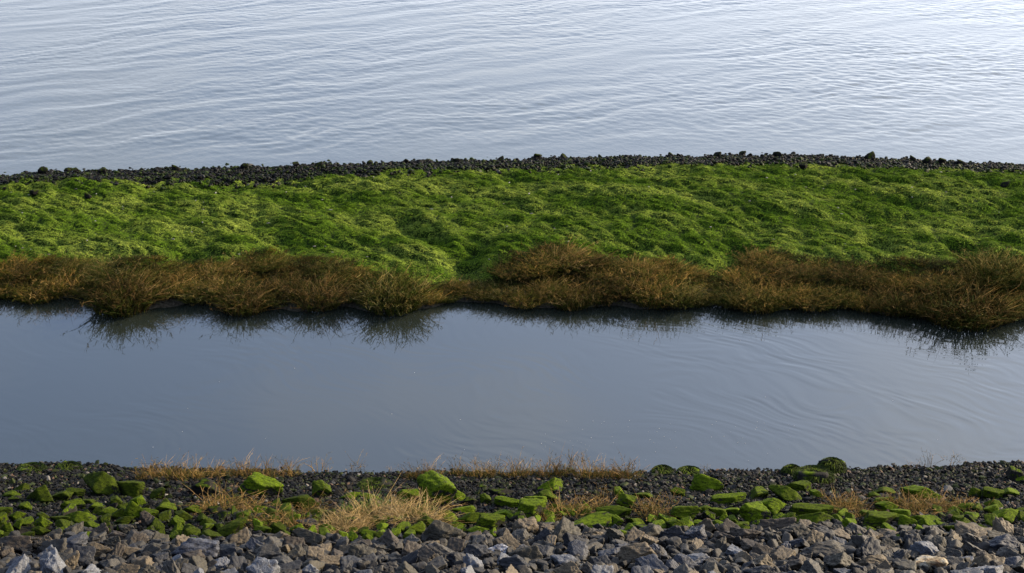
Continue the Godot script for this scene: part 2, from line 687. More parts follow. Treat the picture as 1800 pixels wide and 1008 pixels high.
func make_materials() -> void:
	var grain := grey_texture(0.03, 41, 0.45, 1.15)
	var soil := grey_texture(0.02, 42, 0.35, 1.2)
	var rock_bump := bump_texture(0.02, 43, 9.0)
	var fine_bump := bump_texture(0.045, 44, 6.0)
	var v := Color(VS, VS, VS)
	surface("soil", v, 0.95, 0.15, soil, 1.3, fine_bump, 0.8, true)
	surface("moss_rock", v, 0.9, 0.2, grain, 1.5, rock_bump, 0.9)
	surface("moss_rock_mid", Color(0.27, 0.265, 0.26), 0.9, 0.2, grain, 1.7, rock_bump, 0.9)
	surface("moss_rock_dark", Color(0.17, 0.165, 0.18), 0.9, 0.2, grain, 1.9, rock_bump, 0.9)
	# dry stone: tints the vertex tones multiply
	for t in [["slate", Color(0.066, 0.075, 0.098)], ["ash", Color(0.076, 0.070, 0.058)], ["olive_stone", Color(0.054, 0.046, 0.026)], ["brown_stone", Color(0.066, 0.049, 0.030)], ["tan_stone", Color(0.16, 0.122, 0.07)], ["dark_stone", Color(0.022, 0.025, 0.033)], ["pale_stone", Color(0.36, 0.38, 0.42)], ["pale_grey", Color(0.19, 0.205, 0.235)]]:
		surface(t[0], t[1], 0.7, 0.4, grain, 1.3, rock_bump, 1.0)
	surface("rust_stone", v, 0.75, 0.45, grain, 1.3, rock_bump, 1.0)
	surface("wet_stone", v, 0.58, 0.16, null, 1.0, null, 1.0)
	surface("stalk", v, 0.9, 0.2)
	surface("stalk_olive", Color(0.30, 0.36, 0.34), 0.9, 0.2)
	surface("stalk_dark", Color(0.24, 0.235, 0.25), 0.9, 0.2)
	surface("stalk_gold", Color(0.52, 0.50, 0.46), 0.9, 0.2)
	var turf := surface("turf", v, 0.95, 0.06)
	turf.backlight_enabled = true
	turf.backlight = Color(0.35, 0.4, 0.2)
	surface("litter", v, 0.7, 0.4)
	var sea_bump := bump_texture(0.02, 45, 2.0, 1024)
	var s := surface("sea_water", Color(0.045, 0.055, 0.05), 0.05, 0.56, null, 0.28, sea_bump, 0.25, true, false)
	s.cull_mode = BaseMaterial3D.CULL_BACK
	var c := surface("creek_water", Color(0.014, 0.018, 0.014), 0.012, 0.68, null, 0.8, sea_bump, 0.05, true, false)
	c.cull_mode = BaseMaterial3D.CULL_BACK

# ---------------------------------------------------------------- ground and water
func near_colour(x: float, d: float, _h: float) -> Color:
	var t: float = nz.fine.get_noise_2d(x, d)
	return lin(0.014 + 0.006 * t, 0.0135 + 0.006 * t, 0.011 + 0.004 * t)

func marsh_colour(x: float, d: float, _h: float) -> Color:
	var t: float = nz.fine.get_noise_2d(x, d)
	var jit: float = 0.25 * t
	var u := d - at(tab_bank, x)
	var g := d - at(tab_green, x)
	var s := at(tab_stone, x) - d
	if u + jit * 0.5 < 0.42:
		return lin(0.075 + 0.02 * t, 0.066 + 0.018 * t, 0.048 + 0.012 * t)
	if g + jit < 0.0:
		return lin(0.030 + 0.012 * t, 0.028 + 0.012 * t, 0.010)
	if s + jit < 0.0:
		return lin(0.020 + 0.008 * t, 0.022 + 0.01 * t, 0.015)
	return lin(0.022 + 0.008 * t, 0.040 + 0.014 * t, 0.006)

func sea_height(x: float, d: float) -> float:
	if x < -30.0 or x > 30.0 or d > 75.0:
		return -0.01
	# long low waves whose crests run a little away from the camera to the right, short chop over them
	var a := x * 0.87 + d * 0.49
	var b := -x * 0.49 + d * 0.87
	var warp: float = nz.warp.get_noise_2d(x * 0.6, d * 0.6)
	var calm: float = 0.65 + 0.7 * nz.patch.get_noise_2d(x, d)
	var near := smoothstep(0.0, 3.0, d - at(tab_shore, x))
	return -0.01 + (0.2 + 0.8 * near) * (0.0125 * nz.swell.get_noise_2d(a * 0.3, b * 1.3 + warp * 0.8) + 0.0135 * calm * nz.chop.get_noise_2d(a * 0.38, b * 1.1 + warp) + (0.009 + 0.006 * smoothstep(-6.0, 12.0, x)) * calm * nz.ripple.get_noise_2d(x * 0.5 + a * 0.2, d))

func creek_height(x: float, d: float) -> float:
	if x < -12.0 or x > 12.0:
		return 0.0
	# eddies: fine flow lines bent by slow swirls, stronger where the current shears
	var wx: float = nz.warp.get_noise_2d(x * 0.8, d * 1.2)
	var wd: float = nz.warp.get_noise_2d(x * 0.8 + 90.0, d * 1.2 + 40.0)
	var a := (x + wx * 0.75) * 0.8 - (d + wd * 0.75) * 0.6
	var b := (x + wx * 0.75) * 0.6 + (d + wd * 0.75) * 0.8
	var zone := smoothstep(-1.0, 2.5, x - (19.5 - d) * 0.5) * 0.5 + 0.5
	var patch: float = clampf(0.55 + 0.9 * nz.warp.get_noise_2d(x * 0.9 + 200.0, d * 0.9), 0.08, 1.0)
	return 1.15 * zone * patch * (0.0026 * nz.flow.get_noise_2d(a * 1.3, b * 5.0) + 0.0022 * nz.flow.get_noise_2d(a * 0.45 + 60.0, b * 1.6))

func make_ground_and_water() -> void:
	var o := obj("dike_slope", sheet(steps(-10.5, 10.5, 0.12, -900.0, 900.0), steps(10.0, 17.6, 0.08, -60.0, 19.6), ground, near_colour), mats.soil)
	tag(o, "dark gravelly slope of the dike running down to the creek", "slope", "", "structure")
	o = obj("marsh_ground", sheet(steps(-14.0, 14.0, 0.08, -900.0, 900.0), steps(21.0, 32.5, 0.06, 19.6, 60.0), ground, marsh_colour), mats.soil)
	tag(o, "humped ground of the green marsh between creek and open water", "ground", "", "structure")
	o = obj("creek_water", sheet(steps(-10.0, 10.0, 0.045, -900.0, 900.0), steps(16.2, 23.6, 0.032, 14.5, 26.0), creek_height, no_colour, false), mats.creek_water)
	tag(o, "calm murky creek water with fine swirls and bank reflections", "water", "", "structure")
	o = obj("open_water", sheet(steps(-24.0, 24.0, 0.12, -3000.0, 3000.0), steps(29.0, 58.0, 0.065, 27.5, 4000.0), sea_height, no_colour, false), mats.sea_water)
	tag(o, "pale rippled open water beyond the green marsh", "water", "", "structure")

func make_turf() -> void:
	var lists := [[], [], []]
	var cols := [[], [], []]
	var step := 0.043
	var meshes := []
	for k in 3:
		meshes.append(tuft_mesh(100 + k, 10, 0.064, 0.0045, 2.2))
	var x := -13.5
	while x < 13.5:
		var d := at(tab_green, x) - 0.35
		var top := at(tab_stone, x) + 0.4
		while d < top:
			var px := x + rng.randf_range(-0.03, 0.03)
			var pd := d + rng.randf_range(-0.03, 0.03)
			d += step
			var t: float = nz.tone.get_noise_2d((px * 0.86 - pd * 0.51) * 0.9, (px * 0.51 + pd * 0.86) * 2.2)
			var f: float = nz.fine.get_noise_2d(px + 40.0, pd)
			if pd - at(tab_bank, px) < 0.6 or pd - at(tab_green, px) + 0.5 * f < -0.05 or at(tab_stone, px) - pd + 0.6 * f < 0.0:
				continue
			var k := rng.randi() % 3
			var n := normal_at(px, pd)
			var b := Basis(Quaternion(Vector3.UP, n)) * Basis(Vector3.UP, rng.randf() * TAU)
			var s := rng.randf_range(0.7, 1.35)
			lists[k].append(Transform3D(b.scaled(Vector3(s, s, s)), Vector3(px, ground(px, pd), -pd)))
			var br := rng.randf_range(0.65, 1.25)
			var dry := clampf(0.33 + 1.1 * t + 0.4 * f, 0.0, 1.0)
			cols[k].append(lin(lerpf(0.086, 0.22, dry) * br, lerpf(0.150, 0.278, dry) * br, lerpf(0.012, 0.044, dry) * br))
		x += step
	for k in 3:
		scatter("marsh_grass", meshes[k], mats.turf, lists[k], cols[k], "short bright green growth matted over the marsh humps", "grass")
	stage("turf tufts %d" % (lists[0].size() * 3))

func make_bank_plants() -> void:
	var brown := [Color(0.15, 0.095, 0.027), Color(0.095, 0.07, 0.016), Color(0.28, 0.19, 0.07), Color(0.08, 0.066, 0.011), Color(0.05, 0.052, 0.008), Color(0.19, 0.118, 0.036), Color(0.03, 0.034, 0.005), Color(0.055, 0.062, 0.009)]
	var olive := [Color(0.11, 0.08, 0.015), Color(0.065, 0.06, 0.009), Color(0.16, 0.10, 0.025), Color(0.045, 0.05, 0.007), Color(0.22, 0.14, 0.042)]
	var green := [Color(0.04, 0.05, 0.006), Color(0.05, 0.05, 0.008), Color(0.028, 0.04, 0.005)]
	var kinds := {"brown": [], "olive": [], "shoots": []}
	for k in 5:
		kinds.brown.append(bush_mesh(300 + k, 380, 0.8, 0.62, 0.0108, brown, 0.42, 3))
		kinds.shoots.append(bush_mesh(340 + k, 200, 0.6, 0.8, 0.013, green, 0.45, 1))
	for k in 4:
		kinds.olive.append(bush_mesh(320 + k, 420, 0.74, 0.6, 0.0105, olive, 0.34, 3))
	# front and marked clumps: pixel of the base, width in pixels, height factor, kind, label
	var marked := [
		[690, 528, 118, 1.15, "brown", "round rust-brown clump standing alone where the marsh gully meets the creek"],
		[215, 532, 112, 1.1, "brown", "brown clump bulging over the creek beside the dark mud notch"],
		[430, 536, 92, 1.1, "brown", "brown clump drooping furthest into the creek beside pale mud"],
		[560, 526, 96, 1.15, "brown", "tall orange-brown clump with wiry bent stalks above the creek"],
		[1148, 522, 92, 1.1, "brown", "brown clump on the creek edge next to a bare mud patch"],
		[1340, 462, 84, 0.9, "olive", "olive hump of stalks set back among the green marsh growth"],
		[1752, 486, 118, 1.1, "olive", "broad olive-brown clump high on the bank at the bend"],
		[1690, 548, 150, 1.1, "olive", "widest olive clump hanging low over the creek's dark reflection"],
		[985, 462, 96, 1.0, "brown", "brown clump at the top of the bank beside the green gully mouth"],
		[822, 508, 60, 0.7, "olive", "small low clump on the mud at the gully mouth"],
	]
	var front := [[20, 500, 90], [70, 508, 80], [115, 497, 90], [165, 500, 80], [270, 506, 90], [318, 502, 80], [352, 508, 80], [395, 498, 90], [480, 512, 90], [505, 496, 80], [610, 508, 90], [642, 515, 60], [758, 516, 60], [880, 505, 70], [925, 518, 90], [960, 505, 80], [1005, 520, 90], [1050, 510, 90], [1090, 500, 80], [1190, 514, 80], [1225, 520, 60], [1285, 516, 90], [1330, 522, 90], [1378, 512, 90], [1425, 520, 90], [1470, 516, 90], [1520, 524, 90], [1570, 528, 90], [1620, 535, 90], [1745, 540, 90], [1785, 528, 90], [1830, 530, 100], [-40, 505, 100], [785, 513, 56], [852, 508, 60], [800, 497, 46]]
	var back := [[60, 478, 80], [15, 476, 80], [130, 474, 80], [200, 480, 90], [255, 482, 80], [310, 482, 70], [380, 478, 70], [440, 470, 80], [475, 462, 80], [525, 475, 80], [580, 478, 80], [625, 484, 60], [905, 478, 70], [945, 470, 80], [1040, 464, 80], [1075, 480, 80], [1120, 474, 80], [1170, 480, 80], [1210, 484, 70], [1305, 490, 80], [1360, 486, 80], [1405, 480, 80], [1450, 476, 80], [1500, 486, 80], [1545, 492, 80], [1595, 496, 80], [1645, 500, 80], [1700, 492, 80], [1795, 480, 100]]
	var all := []
	for m in marked:
		all.append(m + [""])
	for m in front:
		var k := "brown" if m[0] < 1250 else "olive"
		all.append([m[0], m[1], m[2], 1.0, k, "wiry brown clump over the creek" if k == "brown" else "dense olive clump over the creek", "clumps along the creek edge"])
	for m in back:
		var k := "brown" if m[0] < 1150 and m[0] % 2 == 0 else "olive"
		all.append([m[0], m[1], m[2], 0.8, k, "brown clump on the bank top" if k == "brown" else "olive-brown clump on the bank top", "clumps along the bank top"])
	for c in all:
		var p := px_ground(c[0], c[1] + (11 if c[6] == "clumps along the creek edge" else 3))
		var wide: float = c[2] * p.distance_to(Vector3(0, CAM_H, 0)) / FOCAL * (0.5 if c[6] == "" else rng.randf_range(0.38, 0.54))
		var root := Node3D.new()
		root.name = numbered("bank_plant_clump")
		add_child(root)
		root.position = Vector3(p.x, ground(p.x, -p.z) - 0.02, p.z)
		root.rotation.y = rng.randf() * TAU
		root.scale = Vector3(wide, wide * c[3] * rng.randf_range(0.8, 1.2), wide)
		if c[6] == "":
			tag(root, c[5], "plant")
		else:
			tag_near(root, c[5], "plant", "bank", p)
		var ms: Array = kinds[c[4]]
		var tints := ["stalk", "stalk_olive", "stalk_dark", "stalk_gold", "stalk"]
		obj("stalks", ms[rng.randi() % ms.size()], mats[tints[rng.randi() % 5]], root)
		obj("green_shoots", kinds.shoots[rng.randi() % 5], mats.stalk, root)
	# low growth between the clumps
	var low := []
	var lowc := []
	var lm := bush_mesh(360, 26, 0.9, 0.8, 0.035, [Color(0.4, 0.4, 0.4)], 0.45, 1)
	var x := -12.5
	while x < 12.5:
		var d := at(tab_bank, x) + 0.1
		while d < at(tab_green, x) + 0.35:
			var qx := x + rng.randf_range(-0.06, 0.06)
			var qd := d + rng.randf_range(-0.06, 0.06)
			d += 0.11
			var f: float = nz.fine.get_noise_2d(qx, qd + 80.0)
			if qd - at(tab_bank, qx) < 0.35 + 0.5 * f:
				continue
			var s := rng.randf_range(0.06, 0.15)
			low.append(Transform3D(Basis(Vector3.UP, rng.randf() * TAU).scaled(Vector3(s, s, s)), Vector3(qx, ground(qx, qd), -qd)))
			var br := rng.randf_range(0.7, 1.3)
			var o := rng.randf()
			lowc.append(Color(lerpf(0.05, 0.24, o * o * o) * br, lerpf(0.06, 0.15, o * o * o) * br, 0.015 * br))
		x += 0.11
	scatter("bank_growth", lm, mats.stalk, low, lowc, "low brown and olive stalks filling the bank between clumps", "grass")

func make_far_stones() -> void:
	var meshes := []
	for k in 3:
		meshes.append(stone_mesh(500 + k, 1, 5, 16.0, 0.0, paint_plain, true))
	var lists := [[], [], []]
	var cols := [[], [], []]
	var x := -14.0
	while x < 14.0:
		var d := at(tab_stone, x) - 0.5
		var far := at(tab_shore, x) + 0.5
		while d < far:
			var px := x + rng.randf_range(-0.04, 0.04)
			var pd := d + rng.randf_range(-0.04, 0.04)
			d += 0.062
			var f: float = nz.fine.get_noise_2d(px + 40.0, pd)
			var inside := pd - at(tab_stone, px) - 0.6 * f
			if inside < 0.0 and rng.randf() > 0.10:
				continue
			if pd > at(tab_shore, px) and rng.randf() > 0.35 * exp(-(pd - at(tab_shore, px)) * 6.0):
				continue
			var k := rng.randi() % 3
			var s := rng.randf_range(0.045, 0.10) * (1.5 if rng.randf() < 0.06 else 1.0)
			var b := Basis.from_euler(Vector3(rng.randf_range(-0.5, 0.5), rng.randf() * TAU, rng.randf_range(-0.5, 0.5))).scaled(Vector3(s, s * 0.8, s))
			lists[k].append(Transform3D(b, Vector3(px, ground(px, pd) + s * 0.2, -pd)))
			var t := rng.randf_range(0.5, 1.5)
			if rng.randf() < 0.25 + clampf(0.3 - inside * 0.4, 0.0, 0.4):
				cols[k].append(lin(0.012 * t, 0.02 * t, 0.0025 * t))
			elif rng.randf() < 0.03:
				cols[k].append(lin(0.05 * t, 0.048 * t, 0.043 * t))
			else:
				cols[k].append(lin(0.0065 * t, 0.0065 * t, 0.0055 * t))
		x += 0.062
	for k in 3:
		scatter("shore_stones", meshes[k], mats.wet_stone, lists[k], cols[k], "dark wet stones edging the open water behind the marsh", "stones")
	# single stones that stand clear of the strip
	var sm := []
	for k in 4:
		sm.append(stone_mesh(520 + k, 3, 8, 9.0, 0.1, paint_moss_little))
	var singles := [[1305, 270, 13, "dark stone standing alone in the shallows past the stone strip"], [1318, 273, 12, ""], [120, 301, 13, "pair of dark stones at water's edge"], [132, 301, 11, ""], [310, 298, 16, ""], [325, 299, 9, ""], [76, 304, 18, ""], [180, 303, 14, ""], [560, 291, 14, ""], [712, 284, 14, ""], [803, 283, 13, ""], [945, 277, 14, ""], [990, 276, 12, ""], [1260, 273, 16, ""], [1367, 273, 14, ""], [1412, 294, 13, ""], [1528, 278, 18, ""], [1606, 281, 14, ""], [1630, 285, 16, ""], [1656, 284, 12, ""], [1690, 288, 16, ""], [1056, 276, 10, ""], [430, 294, 14, ""], [520, 290, 12, ""], [1180, 274, 12, ""], [880, 280, 12, ""], [650, 287, 12, ""], [60, 340, 14, "dark"], [155, 345, 12, "dark"], [1766, 326, 14, "dark"]]
	for i in singles.size():
		var c = singles[i]
		var p := px_ground(c[0], c[1] + 3)
		var w: float = c[2] * p.distance_to(Vector3(0, CAM_H, 0)) / FOCAL
		var o := obj("shore_stone", sm[i % 4], mats.moss_rock_dark)
		o.transform = Transform3D(Basis(Vector3.UP, rng.randf() * TAU).scaled(Vector3(w, w * rng.randf_range(0.7, 1.0), w)), Vector3(p.x, maxf(ground(p.x, -p.z), -0.03) + w * 0.28, p.z))
		if i < 2:
			tag(o, "dark stone standing clear in the shallows off the stone strip", "stone", "stones off the strip")
		elif i > 26:
			tag(o, "dark stone lying on the green marsh behind the strip", "stone", "stones on the marsh")
		else:
			tag(o, "%s dark stone on the far waterline of the stone strip" % ("large" if c[2] > 14 else ("medium" if c[2] > 12 else "small")), "stone", "%s stones on the far waterline" % ("large" if c[2] > 14 else ("medium" if c[2] > 12 else "small")))

func make_shingle() -> void:
	var meshes := []
	for k in 4:
		meshes.append(stone_mesh(540 + k, 1, 4, 18.0, 0.0, paint_plain, true))
	var lists := [[], [], [], []]
	var cols := [[], [], [], []]
	var x := -8.6
	while x < 8.6:
		var e := -0.12
		while e < 3.2:
			var px := x + rng.randf_range(-0.03, 0.03)
			var pe := e + rng.randf_range(-0.03, 0.03)
			e += 0.043
			var pd := at(tab_near, px) - pe
			if pd < at(tab_riprap, px) + 0.1:
				break
			if pe < 0.0 and rng.randf() > 0.5:
				continue
			var k := rng.randi() % 4
			var s := rng.randf_range(0.035, 0.075) * (1.7 if rng.randf() < 0.04 else 1.0)
			var b := Basis.from_euler(Vector3(rng.randfn(0.2, 0.4), rng.randf() * TAU, rng.randfn(0.0, 0.4))).scaled_local(Vector3(s, s * rng.randf_range(0.3, 0.6), s * rng.randf_range(0.6, 1.0)))
			lists[k].append(Transform3D(b, Vector3(px, ground(px, pd) + s * 0.2, -pd)))
			var t := rng.randf_range(0.5, 1.6)
			var q := rng.randf()
			if q < 0.03:
				cols[k].append(lin(0.085 * t, 0.08 * t, 0.07 * t))
			elif q < 0.06:
				cols[k].append(lin(0.07 * t, 0.045 * t, 0.03 * t))
			elif q < 0.26:
				cols[k].append(lin(0.016 * t, 0.021 * t, 0.006 * t))
			else:
				cols[k].append(lin(0.0085 * t, 0.0085 * t, 0.008 * t))
		x += 0.043
	for k in 4:
		scatter("shingle", meshes[k], mats.wet_stone, lists[k], cols[k], "dark flat shingle between the creek and the green rocks", "gravel")

# ---------------------------------------------------------------- what a thing lies next to
const SHORE_MARKS := [
	[181, 863, "the large upright all-green block"], [69, 878, "the green rock by the bare grey slab"], [129, 895, "the half-green rock over small green ones"], [28, 882, "the bare grey slab"], [459, 864, "the wide green rock with a grey flank"], [364, 864, "the grey rock with one green corner"], [567, 869, "the rounded green rock alone on shingle"], [531, 888, "the long low sloping green rock"], [771, 878, "the tallest green-crowned rock"], [826, 885, "the bare grey block by the tallest rock"], [969, 860, "the smooth green rock high on the shingle"], [932, 902, "the green-topped rock with grey base"], [1078, 906, "the flat green ledge"], [1203, 909, "the bright green boulder"], [1031, 924, "the very long green-edged slab"], [1242, 858, "the green wedge rock"], [1280, 883, "the broad low green rock"], [1355, 899, "the green pyramid rock"], [1324, 911, "the olive-grey boulder"], [1430, 920, "the bright green dome"], [1401, 861, "the green rock with a pale end"], [1624, 872, "the upright green slab"], [1544, 918, "the flat-topped green rock"], [1783, 840, "the grey slab standing on edge"], [1462, 825, "the big weed-clad stone"], [1165, 832, "the dark weedy lump"], [1632, 820, "the tall dead stalks"], [120, 826, "the long weedy hump"], [55, 828, "the flat weedy hump"], [655, 920, "the pale straw mound"], [392, 896, "the sprawling straw tuft"],
	[1632, 994, "the cream and rust boulder"], [1532, 992, "the flat tan slab"], [1767, 961, "the smooth blue-grey boulder"], [874, 973, "the white-crusted rock"], [768, 973, "the white-speckled boulder"], [683, 1001, "the whitish crusted rock"], [780, 945, "the large olive-grey slab"], [540, 927, "the dark slate block"], [544, 952, "the rounded olive boulder"], [477, 980, "the blocky grey boulder"], [344, 970, "the long white-streaked rock"], [1001, 939, "the pale blue pyramid stone"], [1022, 1001, "the small cream stone"], [1121, 984, "the big tan-grey boulder"], [1181, 945, "the dark blue-grey boulder"], [1219, 947, "the steep blue slate slab"], [1364, 931, "the long low brown rock"], [1442, 971, "the longest grey ridge"], [1343, 996, "the upright tan stone"], [1309, 946, "the brown tilted slab"], [32, 998, "the pointed blue-grey boulder"], [27, 961, "the wide brown slab"], [171, 970, "the tan flat-topped slab"], [222, 938, "the fan-shaped olive stone"], [261, 920, "the upright pale-tipped stone"],
]
const BANK_MARKS := [[690, 528, "the round lone clump"], [215, 532, "the clump by the mud notch"], [430, 536, "the furthest drooping clump"], [560, 526, "the tall orange-brown clump"], [1148, 522, "the clump by bare mud"], [1340, 462, "the olive hump in the green"], [1752, 486, "the broad clump at the bend"], [1690, 548, "the widest low olive clump"], [985, 462, "the clump by the gully"], [822, 508, "the small gully-mouth clump"], [105, 520, "the dark mud notch"], [1270, 470, "the second green gully"]]
var mark_spots := {}

func near_mark(marks: Array, key: String, p: Vector3) -> String:
	# "beside the ...", from the mark that lies nearest on the ground
	if not mark_spots.has(key):
		mark_spots[key] = []
		for m in marks:
			mark_spots[key].append(px_ground(m[0], m[1]))
	var best := 0
	var far := 1e9
	for i in marks.size():
		var q: Vector3 = mark_spots[key][i]
		var g := Vector2(q.x - p.x, q.z - p.z).length()
		if g < far:
			far = g
			best = i
	var at_mark: Vector3 = mark_spots[key][best]
	var dx := absf(p.x - at_mark.x)
	var dz := p.z - at_mark.z
	var how := "beside"
	if absf(dz) > dx:
		if key == "shore":
			how = "upslope of" if dz > 0.0 else "creekward of"
		else:
			how = "creekward of" if dz > 0.0 else "marshward of"
	elif far > 0.75:
		how = "along from"
	return how + " " + marks[best][2]

func tag_near(o: Node, what: String, category: String, key: String, p: Vector3) -> void:
	var l := what + " " + near_mark(SHORE_MARKS if key == "shore" else BANK_MARKS, key, p)
	tag(o, l, category, l)

# ---------------------------------------------------------------- rocks of the dike
var laid := []     # Vector3(x, d, size) of each rock

func lay_rock(called: String, mesh: Mesh, mat: Material, p: Vector3, size: Vector3, turn: float, tilt: Vector2, sink: float) -> MeshInstance3D:
	var o := obj(called, mesh, mat)
	var slope := Basis(Quaternion(Vector3.UP, Vector3(0, 1, 0.25).normalized()))
	var b := slope * Basis.from_euler(Vector3(tilt.x, turn, tilt.y))
	o.transform = Transform3D(b.scaled_local(size), Vector3(p.x, ground(p.x, -p.z) + size.y * (0.5 - sink), p.z))
	return o

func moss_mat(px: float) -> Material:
	# dimmer light to the left put into the coat tint, the rest random
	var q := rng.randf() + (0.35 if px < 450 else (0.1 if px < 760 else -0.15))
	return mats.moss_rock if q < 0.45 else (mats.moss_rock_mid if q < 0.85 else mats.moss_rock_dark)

func make_rocks() -> void:
	var dry := []
	for k in 16:
		dry.append(stone_mesh(600 + k, 4, 5 + k % 4, 30.0, 0.17, paint_dry))
	var full := []
	var half := []
	var little := []
	for k in 7:
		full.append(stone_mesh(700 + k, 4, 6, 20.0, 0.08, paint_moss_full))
	for k in 6:
		half.append(stone_mesh(720 + k, 4, 5, 30.0, 0.08, paint_moss_half))
	for k in 4:
		little.append(stone_mesh(740 + k, 4, 5, 36.0, 0.08, paint_moss_little))
	var crusted := [stone_mesh(760, 4, 6, 18.0, 0.14, paint_crusted), stone_mesh(761, 4, 6, 18.0, 0.14, paint_crusted)]
	var rusty := stone_mesh(770, 4, 6, 16.0, 0.12, paint_rust)
	stage("rock shapes")
	# --- green rocks, each where it lies: pixel centre, width, height, cover (f full, h half, l little), label
	var moss := [
		[181, 863, 60, 35, "f", "large upright block wholly coated green, with a paler side face"],
		[231, 867, 41, 30, "f", "green block leaning beside the largest upright green block"],
		[279, 875, 21, 21, "h", "small pale green upright stone with bare grey edge"],
		[69, 878, 42, 26, "f", ""], [106, 876, 35, 19, "f", ""], [134, 871, 28, 16, "f", ""], [39, 863, 21, 12, "f", ""], [19, 874, 32, 12, "f", ""],
		[28, 882, 32, 14, "l", "flat bare grey slab lying among fully green rocks"],
		[245, 885, 23, 19, "f", ""], [208, 886, 28, 18, "f", ""], [154, 885, 32, 14, "f", ""], [129, 895, 35, 19, "h", ""], [168, 894, 23, 16, "f", ""], [44, 894, 28, 14, "f", ""], [9, 908, 21, 19, "f", ""], [30, 913, 25, 16, "f", ""], [78, 911, 23, 14, "f", ""], [237, 906, 32, 26, "f", ""], [265, 908, 26, 18, "f", ""], [290, 897, 35, 21, "f", ""], [141, 917, 46, 18, "f", ""], [109, 918, 35, 14, "f", ""], [219, 920, 32, 14, "f", ""], [11, 933, 23, 14, "f", ""], [71, 939, 28, 12, "h", ""], [47, 946, 23, 12, "h", ""],
		[459, 864, 65, 34, "h", "wide green rock on the shingle with a bare grey flank"],
		[364, 864, 46, 28, "l", "grey rock on the shingle with only one green corner"],
		[567, 869, 34, 25, "h", "rounded green rock alone on the shingle beside straw stalks"],
		[531, 888, 58, 26, "f", "long low green rock sloping down beside the straw grass"],
		[326, 911, 34, 18, "f", ""], [406, 939, 39, 21, "h", ""], [311, 924, 23, 18, "h", ""], [413, 924, 35, 14, "h", ""],
		[771, 876, 60, 53, "h", "tallest rock, green crown over a bare cracked grey face"],
		[722, 881, 42, 26, "h", "grey and green rock leaning against the tallest rock"],
		[616, 877, 34, 14, "f", ""], [649, 875, 32, 11, "f", ""], [807, 878, 21, 19, "f", ""],
		[826, 885, 30, 16, "l", "bare grey block beside the tallest green-crowned rock"],
		[854, 883, 19, 16, "h", ""], [787, 915, 35, 18, "f", "bright green rock touching the pale straw mound"], [815, 902, 39, 14, "f", ""], [828, 918, 46, 21, "f", ""], [860, 924, 49, 25, "h", ""], [879, 908, 35, 18, "f", ""], [895, 888, 45, 18, "f", ""],
		[969, 860, 42, 19, "f", "smooth bright green rock highest on the dark shingle, above a matching one"], [960, 876, 34, 18, "f", ""], [942, 888, 35, 23, "f", ""],
		[932, 902, 48, 32, "h", "rock with a green top and bare grey base beside straw tuft"],
		[1091, 871, 25, 19, "f", ""], [1131, 874, 32, 14, "f", ""], [1190, 871, 23, 16, "f", ""], [1103, 890, 35, 23, "h", ""], [1078, 906, 53, 18, "h", "flat green ledge with a dark hollow beneath it"], [1203, 909, 46, 30, "f", "bright green boulder resting on the grey riprap edge"],
		[1031, 924, 88, 13, "h", "very long low slab with a green upper edge"], [1085, 922, 18, 19, "h", ""],
		[1242, 858, 49, 28, "f", "wedge-shaped green rock with a sharp upper edge on the shingle"],
		[1280, 883, 53, 22, "f", "broad low bright green rock below the green wedge"],
		[1331, 872, 32, 25, "f", ""], [1382, 876, 55, 21, "f", ""],
		[1401, 861, 41, 21, "h", "green rock with a bare pale end under the weedy lumps"],
		[1355, 899, 44, 30, "f", "green pyramid-shaped rock among rounder green rocks"],
		[1324, 911, 46, 35, "h", "rounded olive-grey boulder thinly greened, among bright green rocks"],
		[1287, 902, 34, 18, "f", ""], [1426, 904, 62, 25, "f", ""], [1430, 920, 57, 18, "f", "bright green dome lying against the grey riprap"], [1287, 920, 23, 18, "f", ""], [1260, 906, 28, 18, "f", ""], [1239, 899, 28, 14, "f", ""], [1438, 872, 27, 14, "f", ""], [1385, 917, 25, 16, "h", ""], [1246, 913, 21, 19, "l", "small pointed bare grey stone among green rocks"],
		[1555, 867, 35, 16, "f", ""], [1535, 874, 21, 11, "f", ""], [1553, 883, 32, 12, "f", ""], [1558, 897, 35, 19, "f", ""],
		[1624, 872, 62, 25, "f", "broad upright green slab behind the brown stalks"],
		[1719, 872, 27, 14, "f", ""], [1745, 874, 32, 21, "f", ""], [1774, 870, 34, 19, "f", ""], [1749, 892, 30, 14, "f", ""], [1742, 902, 25, 16, "f", ""], [1765, 915, 50, 23, "f", ""],
		[1544, 918, 57, 21, "h", "rock with a bright flat green top and bare grey front"],
		[1624, 918, 46, 16, "h", ""], [1798, 901, 18, 11, "f", ""], [1797, 848, 18, 11, "f", ""],
		[1783, 840, 20, 20, "l", "grey slab standing on edge in the dark shingle"],
		[848, 858, 20, 8, "l", "dark flat brick-like slab lying on the shingle"],
		[880, 870, 38, 14, "l", "pale grey flat slab lying on the shingle"],
	]
	var eye := Vector3(0, CAM_H, 0)
	var n := 0
	for c in moss:
		var p := px_ground(c[0], c[1] + c[3] * 0.18)
		var s := p.distance_to(eye) / FOCAL
		var w: float = c[2] * s * 1.2
		var hgt: float = c[3] * s * 1.15
		var dep: float = clampf(hgt * 1.15, w * 0.45, w * 0.95)
		var list: Array = {"f": full, "h": half, "l": little}[c[4]]
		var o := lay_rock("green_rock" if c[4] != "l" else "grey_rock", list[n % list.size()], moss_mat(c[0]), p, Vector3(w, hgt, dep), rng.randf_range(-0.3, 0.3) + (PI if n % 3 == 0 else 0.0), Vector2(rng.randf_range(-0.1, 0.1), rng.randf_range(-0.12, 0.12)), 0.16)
		n += 1
		laid.append(Vector3(p.x, -p.z, w))
